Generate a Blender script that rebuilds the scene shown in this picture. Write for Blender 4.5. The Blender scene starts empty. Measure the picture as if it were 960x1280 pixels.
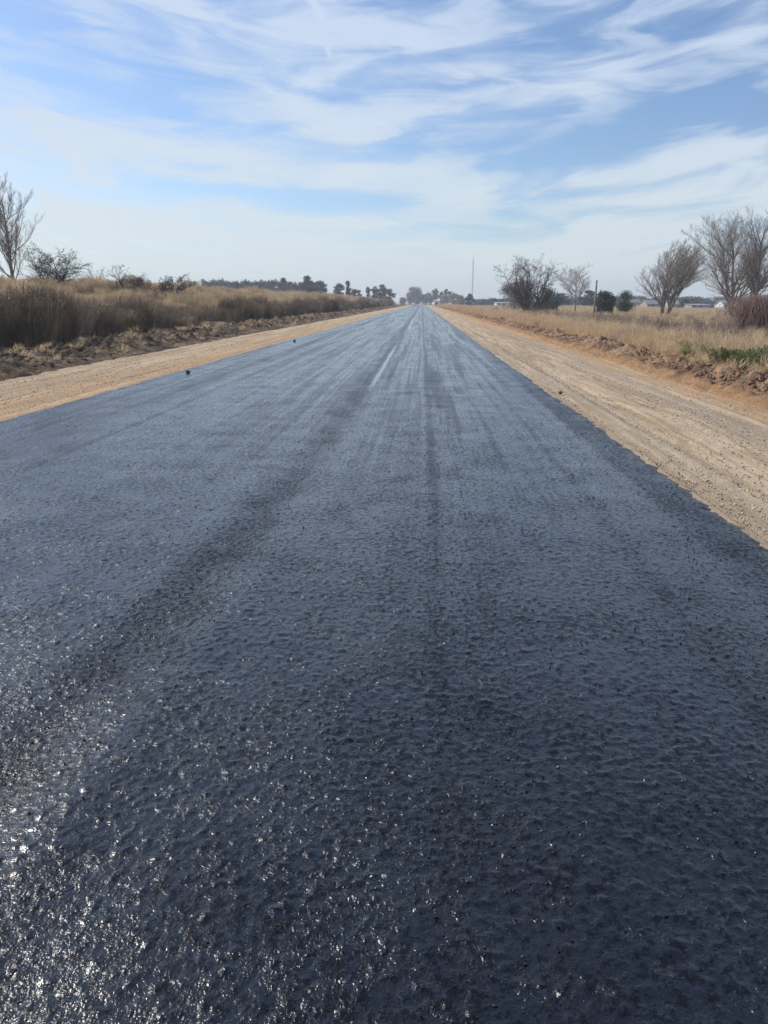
import bpy, math, random
import numpy as np

rng = np.random.default_rng(7)
R = math.radians
scene = bpy.context.scene
COL = scene.collection

# ------------------------------------------------------------------ camera maths
CAM_H = 1.55
PITCH, YAW, F960 = 15.8, 2.8, 925.0
cp, sp = math.cos(R(PITCH)), math.sin(R(PITCH))
cy, sy = math.cos(R(YAW)), math.sin(R(YAW))

def ray(px, py):
    """world direction seen through photograph pixel (960x1280)"""
    x, y, z = (px - 480) / F960, -(py - 640) / F960, 1.0
    fwd, up = z * cp + y * sp, y * cp - z * sp
    wx, wy = x * cy - fwd * sy, x * sy + fwd * cy
    return wx, wy, up

def at(px, dist):
    """ground x for something seen in column px at distance dist down the road"""
    wx, wy, _ = ray(px, 378)
    return wx / wy * dist

# ------------------------------------------------------------------ numpy noise
_perm = np.random.default_rng(3).random((256, 256))
def vnoise(x, y, seed=0):
    x = np.asarray(x, float) + seed * 17.31; y = np.asarray(y, float) + seed * 9.77
    xi = np.floor(x).astype(int); yi = np.floor(y).astype(int)
    fx, fy = x - xi, y - yi
    fx = fx * fx * (3 - 2 * fx); fy = fy * fy * (3 - 2 * fy)
    a = _perm[xi & 255, yi & 255]; b = _perm[(xi + 1) & 255, yi & 255]
    c = _perm[xi & 255, (yi + 1) & 255]; d = _perm[(xi + 1) & 255, (yi + 1) & 255]
    return (a * (1 - fx) + b * fx) * (1 - fy) + (c * (1 - fx) + d * fx) * fy
def fbm(x, y, o=4, seed=0):
    s = 0; w = 0.5; t = 0
    for i in range(o):
        s = s + w * vnoise(x * 2 ** i, y * 2 ** i, seed + i); t += w; w *= 0.55
    return s / t - 0.5
def sstep(a, b, x):
    t = np.clip((np.asarray(x, float) - a) / (b - a), 0, 1)
    return t * t * (3 - 2 * t)

# ------------------------------------------------------------------ mesh helpers
def tag(o, label=None, cat=None, group=None, kind=None):
    if label: o['label'] = label
    if cat: o['category'] = cat
    if group: o['group'] = group
    if kind: o['kind'] = kind
    return o

def raw_mesh(name, verts, loops, sizes, mat=None, smooth=False):
    me = bpy.data.meshes.new(name)
    verts = np.asarray(verts, np.float32); loops = np.asarray(loops, np.int32).ravel(); sizes = np.asarray(sizes, np.int32)
    me.vertices.add(len(verts)); me.vertices.foreach_set('co', verts.ravel())
    me.loops.add(len(loops)); me.loops.foreach_set('vertex_index', loops)
    me.polygons.add(len(sizes))
    starts = np.concatenate([[0], np.cumsum(sizes)[:-1]]).astype(np.int32)
    me.polygons.foreach_set('loop_start', starts); me.polygons.foreach_set('loop_total', sizes)
    me.polygons.foreach_set('use_smooth', np.full(len(sizes), smooth))
    me.update(calc_edges=True); me.validate()
    if mat: me.materials.append(mat)
    return me

def link(name, me, parent=None, loc=(0, 0, 0), rz=0.0):
    o = bpy.data.objects.new(name, me); COL.objects.link(o)
    o.location = loc; o.rotation_euler = (0, 0, rz)
    if parent: o.parent = parent
    return o

def empty(name, loc, rz=0.0):
    o = bpy.data.objects.new(name, None); COL.objects.link(o); o.location = loc
    o.rotation_euler = (0, 0, rz); o.empty_display_size = .3
    return o

def grid_mesh(name, xs, ys, hfun, mat, smooth=True):
    X, Y = np.meshgrid(xs, ys)
    Z = hfun(X, Y)
    if isinstance(Z, tuple): X, Y, Z = Z
    v = np.stack([X.ravel(), Y.ravel(), Z.ravel()], 1)
    nx, ny = len(xs), len(ys)
    i = np.arange(nx - 1)[None, :] + np.arange(ny - 1)[:, None] * nx
    q = np.stack([i, i + 1, i + 1 + nx, i + nx], -1).reshape(-1, 4)
    return raw_mesh(name, v, q, np.full(len(q), 4), mat, smooth)

class MB:
    """collects simple closed shapes into one mesh"""
    def __init__(s): s.v = []; s.f = []
    def add(s, vs, fs):
        b = len(s.v); s.v += [tuple(p) for p in vs]; s.f += [tuple(b + i for i in f) for f in fs]
    def prism(s, pts, x0, x1, inset=0.0):
        """profile pts (y,z) extruded along x"""
        n = len(pts)
        s.add([(x0, p[0], p[1]) for p in pts] + [(x1, p[0], p[1]) for p in pts],
              [tuple(range(n))[::-1], tuple(range(n, 2 * n))] + [(i, (i + 1) % n, n + (i + 1) % n, n + i) for i in range(n)])
    def box(s, a, b):
        (x0, y0, z0), (x1, y1, z1) = a, b
        s.add([(x0, y0, z0), (x1, y0, z0), (x1, y1, z0), (x0, y1, z0), (x0, y0, z1), (x1, y0, z1), (x1, y1, z1), (x0, y1, z1)],
              [(3, 2, 1, 0), (4, 5, 6, 7), (0, 1, 5, 4), (1, 2, 6, 5), (2, 3, 7, 6), (3, 0, 4, 7)])
    def tube(s, p0, p1, r0, r1, n=8, caps=True):
        p0, p1 = np.array(p0, float), np.array(p1, float)
        d = p1 - p0; d /= np.linalg.norm(d)
        a = np.cross(d, (0, 0, 1) if abs(d[2]) < .9 else (1, 0, 0)); a /= np.linalg.norm(a); b = np.cross(d, a)
        vs = [p + r * (math.cos(t) * a + math.sin(t) * b) for p, r in ((p0, r0), (p1, r1)) for t in [2 * math.pi * k / n for k in range(n)]]
        fs = [(i, (i + 1) % n, n + (i + 1) % n, n + i) for i in range(n)]
        if caps: fs += [tuple(range(n))[::-1], tuple(range(n, 2 * n))]
        s.add(vs, fs)
    def build(s, name, mat, parent=None, loc=(0, 0, 0), rz=0, bevel=0.0, smooth=False):
        me = raw_mesh(name, s.v, [i for f in s.f for i in f], [len(f) for f in s.f], mat, smooth)
        o = link(name, me, parent, loc, rz)
        if bevel:
            m = o.modifiers.new('bevel', 'BEVEL'); m.width = bevel; m.segments = 2; m.limit_method = 'ANGLE'
        return o

def frusta(segs, nside):
    """segs: (n,8) p0 p1 r0 r1 -> verts, quads"""
    S = np.asarray(segs, float)
    p0, p1, r0, r1 = S[:, :3], S[:, 3:6], S[:, 6], S[:, 7]
    d = p1 - p0; L = np.linalg.norm(d, axis=1, keepdims=True); L[L == 0] = 1; d = d / L
    ref = np.where(np.abs(d[:, 2:3]) < .8, np.array([[0, 0, 1.]]), np.array([[1., 0, 0]]))
    a = np.cross(d, ref); a /= np.linalg.norm(a, axis=1, keepdims=True); b = np.cross(d, a)
    p1 = p1 + d * r1[:, None] * .5
    t = np.arange(nside) * 2 * np.pi / nside
    ring = np.cos(t)[None, :, None] * a[:, None, :] + np.sin(t)[None, :, None] * b[:, None, :]
    V = np.concatenate([p0[:, None, :] + ring * r0[:, None, None], p1[:, None, :] + ring * r1[:, None, None]], 1)
    n = len(S); base = (np.arange(n) * 2 * nside)[:, None]
    k = np.arange(nside); k2 = (k + 1) % nside
    Q = np.stack([base + k, base + k2, base + nside + k2, base + nside + k], -1).reshape(-1, 4)
    return V.reshape(-1, 3), Q

def segs_mesh(name, segs, mat, nside=3, smooth=True):
    V, Q = frusta(segs, nside)
    return raw_mesh(name, V, Q, np.full(len(Q), 4), mat, smooth)

# ------------------------------------------------------------------ node helpers
class NT:
    def __init__(s, tree): s.t = tree; s.n = tree.nodes; s.l = tree.links
    def node(s, typ, ins=None, **kw):
        n = s.n.new(typ)
        for k, v in kw.items(): setattr(n, k, v)
        for k, v in (ins or {}).items(): s.put(n.inputs[k], v)
        return n
    def put(s, sock, v):
        if isinstance(v, X): v = v.s
        if isinstance(v, bpy.types.NodeSocket): s.l.new(v, sock)
        else: sock.default_value = v
    def x(s, v): return X(s, v)
    def m(s, op, *a, clamp=False):
        n = s.n.new('ShaderNodeMath'); n.operation = op; n.use_clamp = clamp
        for i, v in enumerate(a): s.put(n.inputs[i], v)
        return X(s, n.outputs[0])
    def noise(s, vec, scale, detail=4, rough=.5, dist=0.0, dims='2D'):
        n = s.node('ShaderNodeTexNoise', noise_dimensions=dims)
        s.put(n.inputs['Vector'], vec); n.inputs['Scale'].default_value = scale
        n.inputs['Detail'].default_value = detail; n.inputs['Roughness'].default_value = rough
        n.inputs['Distortion'].default_value = dist
        return X(s, n.outputs['Fac'])
    def voro(s, vec, scale, feature='F1', out='Distance', rand=1.0):
        n = s.node('ShaderNodeTexVoronoi', feature=feature, voronoi_dimensions='2D')
        s.put(n.inputs['Vector'], vec); n.inputs['Scale'].default_value = scale
        n.inputs['Randomness'].default_value = rand
        return X(s, n.outputs[out])
    def comb(s, a, b, c=0.0):
        n = s.n.new('ShaderNodeCombineXYZ')
        for i, v in enumerate((a, b, c)): s.put(n.inputs[i], v)
        return n.outputs[0]
    def sep(s, v):
        n = s.n.new('ShaderNodeSeparateXYZ'); s.put(n.inputs[0], v)
        return [X(s, o) for o in n.outputs]
    def mix(s, f, a, b):
        n = s.n.new('ShaderNodeMix'); n.data_type = 'RGBA'
        s.put(n.inputs[0], f)
        for sock, v in ((n.inputs[6], a), (n.inputs[7], b)):
            s.put(sock, (*v, 1) if isinstance(v, tuple) and len(v) == 3 else v)
        return n.outputs[2]
    def ramp(s, v, a, b, lo=0.0, hi=1.0):
        n = s.n.new('ShaderNodeMapRange'); n.clamp = True; n.interpolation_type = 'SMOOTHSTEP'
        for i, q in enumerate((v, a, b, lo, hi)): s.put(n.inputs[i], q)
        return X(s, n.outputs[0])
    def bump(s, h, dist=.01, strength=1.0, normal=None):
        n = s.n.new('ShaderNodeBump'); s.put(n.inputs['Height'], h)
        s.put(n.inputs['Distance'], dist); s.put(n.inputs['Strength'], strength)
        if normal is not None: s.put(n.inputs['Normal'], normal)
        return n.outputs[0]
class X:
    def __init__(s, nt, sock): s.nt = nt; s.s = sock
    def __add__(s, o): return s.nt.m('ADD', s, o)
    __radd__ = __add__
    def __sub__(s, o): return s.nt.m('SUBTRACT', s, o)
    def __rsub__(s, o): return s.nt.m('SUBTRACT', o, s)
    def __mul__(s, o): return s.nt.m('MULTIPLY', s, o)
    __rmul__ = __mul__
    def __truediv__(s, o): return s.nt.m('DIVIDE', s, o)
    def sq(s): return s.nt.m('MULTIPLY', s, s)
    def clamp(s): return s.nt.m('ADD', s, 0.0, clamp=True)
def gauss(nt, v, w):
    q = (v / w); return nt.m('POWER', 2.718, (q.sq() * -1.0))

def material(name):
    m = bpy.data.materials.new(name); m.use_nodes = True
    nt = NT(m.node_tree); b = m.node_tree.nodes['Principled BSDF']
    geo = nt.node('ShaderNodeNewGeometry')
    return m, nt, b, geo.outputs['Position']

def simple(name, col, rough=.8, var=0.25, scale=3.0, metal=0.0, bump=0.0, rand=0.0):
    m, nt, b, pos = material(name)
    tc = nt.node('ShaderNodeTexCoord').outputs['Object']
    n = nt.noise(tc, scale, 3, .6, dims='3D')
    v = nt.ramp(n, .3, .7, 1 - var, 1 + var)
    if rand:
        oi = nt.node('ShaderNodeObjectInfo').outputs['Random']
        v = v * nt.ramp(oi, 0, 1, 1 - rand, 1 + rand)
    sc = nt.node('ShaderNodeVectorMath', operation='SCALE'); sc.inputs[0].default_value = col
    nt.put(sc.inputs['Scale'], v)
    nt.put(b.inputs['Base Color'], sc.outputs[0])
    b.inputs['Roughness'].default_value = rough; b.inputs['Metallic'].default_value = metal
    if bump: nt.put(b.inputs['Normal'], nt.bump(nt.noise(tc, scale * 8, 3, .6, dims='3D'), bump))
    return m

ROAD_L, ROAD_R, ROAD_END = -5.68, 2.30, 470
# ------------------------------------------------------------------ materials
def mat_asphalt():
    m, nt, b, pos = material('fresh_bitumen')
    x, y, z = nt.sep(pos)
    wob = (nt.noise(nt.comb(x * 0.0, y * .15), 1.0, 3) - .5) * .16
    xw = x + wob
    # wheel tracks running along the road
    decay = nt.m('POWER', 2.718, nt.m('MAXIMUM', y, 0.0) * -.25)
    t1 = gauss(nt, xw + 1.02 + decay * .62, .20)
    seam = gauss(nt, xw - .12, .05) * .6 + gauss(nt, xw - 1.35, .05) * .3 + gauss(nt, xw + 2.6, .06) * .3
    t2 = nt.ramp(xw, -.02, .2) * nt.ramp(xw, .95, .3) * nt.ramp(nt.noise(nt.comb(x * 3.0, y * .45), 1.0, 5, .7), .36, .6) * .8
    t3 = nt.ramp(xw, 1.75, 2.15)
    t4 = gauss(nt, xw + 4.35, .22)
    stripes = nt.noise(nt.comb(xw * 2.6, y * .06), 1.0, 5, .62)
    stripes2 = nt.noise(nt.comb(xw * 9.0, y * .10), 1.0, 3, .6)
    patch = nt.noise(pos, .8, 5, .6)
    rough_zone = (t1 * .75 + seam + t2 * .55 + t3 * .6 + t4 * .45
                  + (nt.ramp(stripes, .48, .62) * .5 + nt.ramp(stripes2, .48, .64) * .4) * nt.ramp(y, 2, 14, .25, 1)
                  + nt.ramp(patch, .5, .72) * .22).clamp()
    smear = gauss(nt, x + .93, .055) * nt.ramp(y, 13.0, 16) * nt.ramp(y, 30, 24) * .75
    smear = (smear + gauss(nt, xw + .8, .08) * nt.ramp(y, 44, 50) * nt.ramp(y, 90, 60) * .5).clamp()
    # aggregate under bitumen: chippings of two sizes and soft lumps
    warp = nt.node('ShaderNodeVectorMath', operation='ADD')
    nt.put(warp.inputs[0], pos)
    cn = nt.node('ShaderNodeTexNoise', noise_dimensions='2D'); cn.inputs['Detail'].default_value = 1; nt.put(cn.inputs['Vector'], pos); cn.inputs['Scale'].default_value = 60
    ws = nt.node('ShaderNodeVectorMath', operation='SCALE'); nt.put(ws.inputs[0], cn.outputs['Color']); ws.inputs['Scale'].default_value = .012
    nt.put(warp.inputs[1], ws.outputs[0])
    wp = warp.outputs[0]
    def stones(scale):
        n = nt.node('ShaderNodeTexVoronoi', voronoi_dimensions='2D'); nt.put(n.inputs['Vector'], wp); n.inputs['Scale'].default_value = scale
        dd = X(nt, n.outputs['Distance']); r_ = nt.sep(n.outputs['Color'])[0]
        return (1.0 - dd.sq() * 1.8), r_
    d1, r1 = stones(105); d2, r2 = stones(48)
    nl = nt.noise(pos, 30, 4, .72)
    nf = nt.noise(pos, 210, 2, .6)
    expose = nt.ramp(nt.noise(pos, 9, 4, .65) + rough_zone * .16 + (nt.noise(pos, 1.4, 3, .55) - .5) * .9, .42, .62)   # where the stones stand out of the binder
    k = expose * .7 + .3
    h = d1 * (r1 * .75 + .25) * .0018 * k + nt.ramp(r2, .62, .9) * d2 * .0065 * expose + nl * .0052 + nf * .0013 * k
    h = h * (1.0 - smear * .95).clamp()
    film = nt.bump((nl * .005 + d1 * r1 * .001) * (1.0 - smear * .9).clamp(), 1.0, .5)
    # dull spots where bare stone shows, and dust blown over the edges
    grit = nt.ramp(nt.noise(pos, 30, 4, .8) + rough_zone * .05 + (nt.noise(pos, 2.2, 4, .6) - .5) * .30, .51, .59)
    edge = nt.m('MINIMUM', x - ROAD_L, ROAD_R - x) + (nt.noise(pos, 3, 5, .7) - .5) * .35
    dust = nt.ramp(edge, .10, -.02) * nt.ramp(nt.noise(pos, 38, 4, .7), .42, .56) * .8
    dull = (grit * .8 + dust).clamp() * (1.0 - smear).clamp()
    nt.put(b.inputs['Specular IOR Level'], .5 - dull * .36)
    nt.put(b.inputs['Coat Normal'], film); nt.put(b.inputs['Coat Weight'], (.85 - rough_zone * .35 - dull * .8 + smear).clamp())
    b.inputs['Coat Roughness'].default_value = .14; b.inputs['Coat IOR'].default_value = 1.33
    b.inputs['Coat Roughness'].default_value = .16
    bmp = nt.node('ShaderNodeBump'); nt.put(bmp.inputs['Height'], h); bmp.inputs['Distance'].default_value = 1.0
    nt.put(bmp.inputs['Strength'], .7)
    nt.put(b.inputs['Normal'], bmp.outputs[0])
    c = nt.mix(rough_zone, (.0040, .0047, .0085), (.0058, .0050, .0075))
    c = nt.mix(nt.ramp(nt.noise(pos, 5, 6, .7), .6, .78) * .25, c, (.018, .017, .018))
    c = nt.mix(dust, c, (.26, .20, .14))
    nt.put(b.inputs['Base Color'], c)
    nt.put(b.inputs['Roughness'], (.25 + dull * .1 + rough_zone * .06 + (nt.noise(pos, 45, 2) - .5) * .16 - smear * .1))
    b.inputs['IOR'].default_value = 1.5
    return m

def mat_shoulder():
    m, nt, b, pos = material('graded_dirt')
    x, y, z = nt.sep(pos)
    wob = (nt.noise(nt.comb(x * .15, y * .12), 1.0, 3) - .5) * .5
    xw = x + wob
    xv = x + (nt.noise(nt.comb(x * .35 + 4, y * .16), 1.0, 2) - .5) * 1.6
    st = nt.noise(nt.comb(xv * 2.4, y * .10), 1.0, 6, .68)
    st2 = nt.noise(nt.comb(xw * 11.0, y * .14), 1.0, 4, .65)
    fine = nt.noise(pos, 30, 6, .75)
    grit = nt.voro(pos, 48)
    pale, tan, orange, grey = (.62, .465, .30), (.44, .31, .185), (.53, .32, .155), (.43, .335, .235)
    c = nt.mix(nt.ramp(st, .42, .58), tan, pale)
    og = nt.ramp(xw, -7.3, -6.4) * nt.ramp(x, 0, -1.0) * .75 + nt.ramp(xw, 4.25, 4.8) * .85
    c = nt.mix((og * nt.ramp(st2, .3, .6, .6, 1.0)).clamp(), c, orange)
    gr = nt.ramp(xw, 3.7, 3.95) * nt.ramp(xw, 4.55, 4.25) + nt.ramp(xw, 2.95, 2.6) * nt.ramp(x, 0, 1.0) * .8
    c = nt.mix((gr * nt.ramp(st2, .3, .6, .35, .9)).clamp(), c, grey)
    c = nt.mix(nt.ramp(st2, .48, .66) * .5, c, (.29, .215, .15))
    c = nt.mix(nt.ramp(st2, .46, .3) * .35, c, (.70, .57, .41))
    c = nt.mix(nt.ramp(nt.noise(pos, 1.3, 5, .65), .5, .66) * .35, c, (.34, .235, .145))
    c = nt.mix(nt.ramp(fine, .5, .72) * .5, c, (.25, .19, .135))
    c = nt.mix(nt.ramp(grit, .18, .08) * .6, c, (.66, .60, .52))
    nt.put(b.inputs['Base Color'], c)
    b.inputs['Roughness'].default_value = .95
    b.inputs['Specular IOR Level'].default_value = .2
    h = fine * .018 + nt.ramp(grit, .35, .05) * .008 + st2 * .018 + nt.noise(pos, 7, 4, .6) * .02
    nt.put(b.inputs['Normal'], nt.bump(h, 1.0, .8))
    return m

def mat_soil(name='turned_soil', pale=(.40, .25, .155), dark=(.17, .10, .065), straw=True):
    m, nt, b, pos = material(name)
    n1 = nt.noise(pos, 1.1, 6, .65); n2 = nt.noise(pos, 9, 6, .7)
    c = nt.mix(nt.ramp(n1, .4, .6), dark, pale)
    c = nt.mix(nt.ramp(n2, .45, .7) * .7, c, (.20, .135, .09))
    x, y, z = nt.sep(pos)
    if straw:   # dry roots and straw mixed into the soil
        c = nt.mix(nt.ramp(nt.noise(pos, 3.2, 5, .7), .52, .64) * .5, c, (.42, .32, .19))
    c = nt.mix(nt.ramp(x, 4.0, 4.8) * nt.ramp(z, .16, .03) * .8, c, (.47, .27, .135))
    nt.put(b.inputs['Base Color'], c)
    b.inputs['Roughness'].default_value = 1.0; b.inputs['Specular IOR Level'].default_value = .1
    nt.put(b.inputs['Normal'], nt.bump(n2 * .09 + nt.noise(pos, 40, 4, .7) * .02, 1.0, .9))
    return m

def mat_ground():
    m, nt, b, pos = material('field_ground')
    x, y, z = nt.sep(pos)
    n1 = nt.noise(pos, .05, 6, .6); n2 = nt.noise(pos, .5, 6, .7); n3 = nt.noise(pos, 6, 5, .7)
    c = nt.mix(nt.ramp(n1, .4, .6), (.27, .20, .115), (.36, .27, .155))
    c = nt.mix(nt.ramp(n2, .45, .65) * .7, c, (.19, .14, .085))
    c = nt.mix(nt.ramp(n3, .45, .7) * .5, c, (.13, .10, .065))
    far = nt.ramp(y, 150, 260) * nt.ramp(n1, .42, .5)
    c = nt.mix(far * .6, c, (.20, .17, .10))
    nt.put(b.inputs['Base Color'], c)
    b.inputs['Roughness'].default_value = 1.0; b.inputs['Specular IOR Level'].default_value = .1
    nt.put(b.inputs['Normal'], nt.bump(n3 * .1 + n2 * .3, 1.0, .8))
    return m

def mat_grass(name, cols, trans=.25):
    m, nt, b, pos = material(name)
    oi = nt.node('ShaderNodeObjectInfo').outputs['Random']
    at_ = nt.node('ShaderNodeAttribute'); at_.attribute_name = 'tint'
    t = X(nt, at_.outputs['Fac'])
    c = nt.mix(t, cols[0], cols[1])
    c = nt.mix(nt.ramp(oi, .55, .95) * .7, c, cols[2])
    pn = nt.noise(pos, .28, 4, .6)
    c = nt.mix(nt.ramp(pn, .47, .63) * .65, c, cols[3])
    nt.put(b.inputs['Base Color'], c)
    b.inputs['Roughness'].default_value = .75; b.inputs['Specular IOR Level'].default_value = .25
    tr = nt.node('ShaderNodeBsdfTranslucent'); nt.put(tr.inputs['Color'], c)
    mx = nt.node('ShaderNodeMixShader', {0: trans})
    nt.l.new(b.outputs[0], mx.inputs[1]); nt.l.new(tr.outputs[0], mx.inputs[2])
    nt.l.new(mx.outputs[0], nt.n['Material Output'].inputs[0])
    return m

M = {}
M['asphalt'] = mat_asphalt()
M['shoulder'] = mat_shoulder()
M['soil'] = mat_soil()
M['soil_dark'] = mat_soil('dark_turned_soil', (.22, .155, .105), (.10, .07, .05))
M['clod'] = simple('clod_soil', (.42, .265, .175), 1.0, .45, 6, bump=.03, rand=.45)
M['clod_dark'] = simple('clod_soil_dark', (.17, .12, .085), 1.0, .45, 6, bump=.03, rand=.4)
M['ground'] = mat_ground()
M['tussock'] = mat_grass('weeping_grass', [(.42, .30, .18), (.74, .56, .35), (.82, .64, .40), (.34, .25, .17)], .3)
M['tallgrass'] = mat_grass('shaded_dead_grass', [(.13, .095, .065), (.34, .25, .17), (.56, .42, .28), (.20, .15, .11)], .06)  # blade colours darkened to carry the shaded side of the tall grass
M['straw'] = mat_grass('roadside_straw', [(.60, .43, .26), (.82, .63, .41), (.72, .56, .34), (.50, .38, .29)], .38)
M['weed'] = mat_grass('dead_weed', [(.15, .11, .095), (.27, .21, .18), (.33, .26, .20), (.20, .14, .125)], .05)
M['green'] = mat_grass('green_weed', [(.13, .16, .055), (.24, .27, .11), (.34, .31, .16), (.20, .19, .09)], .25)
M['bark'] = simple('grey_bark', (.20, .17, .15), .9, .3, 4, bump=.02)
M['bark_dark'] = simple('dark_bark', (.085, .07, .06), .95, .3, 4, bump=.02)
M['twig'] = simple('bare_twig', (.34, .285, .25), .85, .2, 1.5)
M['twig_dark'] = simple('dark_bare_twig', (.085, .068, .062), .9, .3, 1.5)
M['twig_pale'] = simple('pale_bare_twig', (.30, .26, .22), .9, .3, 1.5)
M['red_twig'] = simple('reddish_stem', (.31, .20, .165), .7, .35, 1.2)
M['husk'] = simple('dry_leaf', (.12, .085, .06), .9, .4, 4)
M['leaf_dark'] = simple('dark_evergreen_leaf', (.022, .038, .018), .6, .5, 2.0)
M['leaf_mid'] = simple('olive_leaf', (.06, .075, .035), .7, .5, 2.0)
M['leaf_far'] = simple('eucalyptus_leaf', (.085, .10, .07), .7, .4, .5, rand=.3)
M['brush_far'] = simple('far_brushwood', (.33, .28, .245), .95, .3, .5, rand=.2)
M['white'] = simple('white_paint', (.78, .78, .76), .45, .04, 1)
M['wall'] = simple('plastered_wall', (.38, .34, .30), .85, .08, 1, rand=.15)
M['roof'] = simple('sheet_roof', (.30, .28, .27), .5, .1, 2, rand=.3)
M['glass'] = simple('dark_glass', (.02, .025, .03), .08, .05, 1)
M['rubber'] = simple('tyre_rubber', (.02, .02, .02), .8, .1, 5)
M['rim'] = simple('steel_rim', (.45, .45, .45), .4, .1, 5, metal=.8)
M['lamp_red'] = simple('red_lamp_lens', (.35, .02, .02), .2, .05, 1)
M['pole'] = simple('weathered_pole', (.25, .21, .17), .9, .3, 3, bump=.02)
M['steel'] = simple('mast_steel', (.28, .24, .24), .5, .1, 3, metal=.5)
M['stake'] = simple('whitewashed_stake', (.72, .69, .62), .8, .15, 8)
M['lump'] = simple('bitumen_lump', (.014, .013, .014), .55, .3, 30, bump=.01)
M['chip'] = simple('coated_chipping', (.008, .008, .011), .42, .3, 30, rand=.3)
M['gravel'] = simple('shoulder_gravel', (.46, .40, .33), .9, .25, 10, rand=.45)
M['door'] = simple('dark_door', (.10, .07, .05), .6, .1, 2)

# ------------------------------------------------------------------ terrain
def bank_h(x, y):
    """left: step of tall grass, then a long mound; right: field a little below the road"""
    a = -x
    lump = fbm(x * .16, y * .10, 4, 5) * 1.1 + fbm(x * .6, y * .5, 3, 9) * .35
    left = -.03 + .40 * sstep(11.2, 13.2, a) + .85 * sstep(13.6, 17.5, a) + 1.05 * sstep(17, 25, a) - 1.6 * sstep(34, 60, a)
    left = left + lump * sstep(11.5, 16, a) * (1 - .6 * sstep(34, 60, a))
    far = sstep(330, 520, y)
    left = left * (1 - .7 * far)
    right = -.03 - .72 * sstep(7.5, 16, x) - .5 * sstep(40, 120, x) + fbm(x * .2, y * .12, 4, 21) * .35 * sstep(7, 12, x)
    h = np.where(x < 0, left, right)
    return h - 3.0 * sstep(900, 1600, np.hypot(x, y))

def gh(x, y): return float(bank_h(np.array([float(x)]), np.array([float(y)]))[0])

def spaced(*parts):
    out = []
    for a, b, s in parts: out += list(np.arange(a, b, s))
    return np.array(out + [parts[-1][1]])

xs = np.concatenate([-np.geomspace(1600, 62, 20), spaced((-60, -36, 1.2), (-36, -10.5, .35), (-10.5, 7, 1.2), (7, 30, .5), (30, 62, 1.5)), np.geomspace(64, 1600, 20)])
ys = np.concatenate([[-400, -150, -60], spaced((-30, 5, 2), (5, 70, .45), (70, 160, 1.0), (160, 420, 4)), np.geomspace(430, 1600, 20)])
tag(link('ground', grid_mesh('ground', xs, ys, bank_h, M['ground'])), kind='structure')


def road_h(x, y):
    jl = fbm(y * 1.3, y * 0 + 3, 4, 2) * .05 + fbm(y * 9, y * 0 + 3, 4, 4) * .17
    jr = fbm(y * 1.1, y * 0 + 8, 4, 6) * .05 + fbm(y * 9, y * 0 + 8, 4, 7) * .17
    edge = np.minimum(x - ROAD_L - jl, ROAD_R + jr - x)
    z = .035 * sstep(-.02, .12, edge) - .03 * (edge < -.01) - .012
    near = (1 - sstep(14, 30, y)) * sstep(-3, 0, y)
    z = z + .012 * fbm(x * .9, y * .5, 3, 31) * 1.0
    # lumps of aggregate really standing out of the surface close by
    n = fbm(x * 38, y * 38, 2, 41)
    sm = 1 - .95 * np.exp(-((x + .93) / .08) ** 2) * sstep(13, 16, y) * (1 - sstep(25, 30, y))
    z = z + near * sm * (np.clip(n - .14, 0, 1) * .020 + fbm(x * 9, y * 12, 3, 43) * .0016 + fbm(x * 48, y * 48, 2, 47) * .0042)
    # shallow wheel grooves
    tc = -1.02 - .62 * np.exp(-np.maximum(y, 0) * .25)
    z = z - .020 * np.exp(-((x - tc) / .17) ** 2) + .008 * np.exp(-((x - tc - .33) / .12) ** 2) - .010 * np.exp(-((x - .28) / .22) ** 2) - .007 * np.exp(-((x - 1.9) / .22) ** 2) + .010 * fbm(x * 2.2, y * 1.1, 2, 33)
    return x, y, z

rx = np.concatenate([np.linspace(ROAD_L - .15, ROAD_R + .15, 1080)])
ry = [-8, -5, -3, -1.5, -.5, 0, .25]
y = .45
while y < 26: ry.append(y); y += max(.008, .0036 * y)
while y < ROAD_END - 4: ry.append(y); y += .08 * y
ry.append(ROAD_END)
tag(link('road', grid_mesh('road', rx, np.array(ry), road_h, M['asphalt'])), kind='structure')

def shoulder(xa, xb, seed):
    def h(x, y):
        e = np.minimum(x - xa, xb - x)
        z = .0 + fbm(x * 3.2, y * .10, 3, seed) * .05 + fbm(x * 12, y * .25, 2, seed + 3) * .016 + fbm(x * 5, y * 4, 3, seed + 5) * .014
        if xa > 0:
            z = z + .018 * np.exp(-((x - 2.72 - .1 * fbm(y * .3, y * 0, 2, 3)) / .06) ** 2) * (1 + 2 * fbm(x * 9, y * 9, 2, 8))
        under = sstep(.0, .25, x - ROAD_L) * sstep(.0, .25, ROAD_R - x)
        return z - .06 * under - .05 * sstep(.12, 0, e)
    xs = np.arange(xa, xb + .01, .035)
    ys = [-6.0]
    while ys[-1] < 520: ys.append(ys[-1] + max(.06, .012 * abs(ys[-1])))
    return tag(link('dirt_shoulder', grid_mesh('dirt_shoulder', xs, np.array(ys), h, M['shoulder'])), kind='structure')
shoulder(-8.9, -5.35, 60)
shoulder(1.95, 5.55, 70)
# unpaved roadbed where the fresh surface ends
def bed(x, y): return .0 + fbm(x * .5, y * .2, 3, 80) * .06 - .10 * sstep(495, 470, y) - .2 * sstep(840, 900, y)
tag(link('unpaved_roadbed', grid_mesh('unpaved_roadbed', np.linspace(-5.4, 2.1, 24), np.linspace(462, 900, 120), bed, M['shoulder'])), kind='structure')

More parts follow.
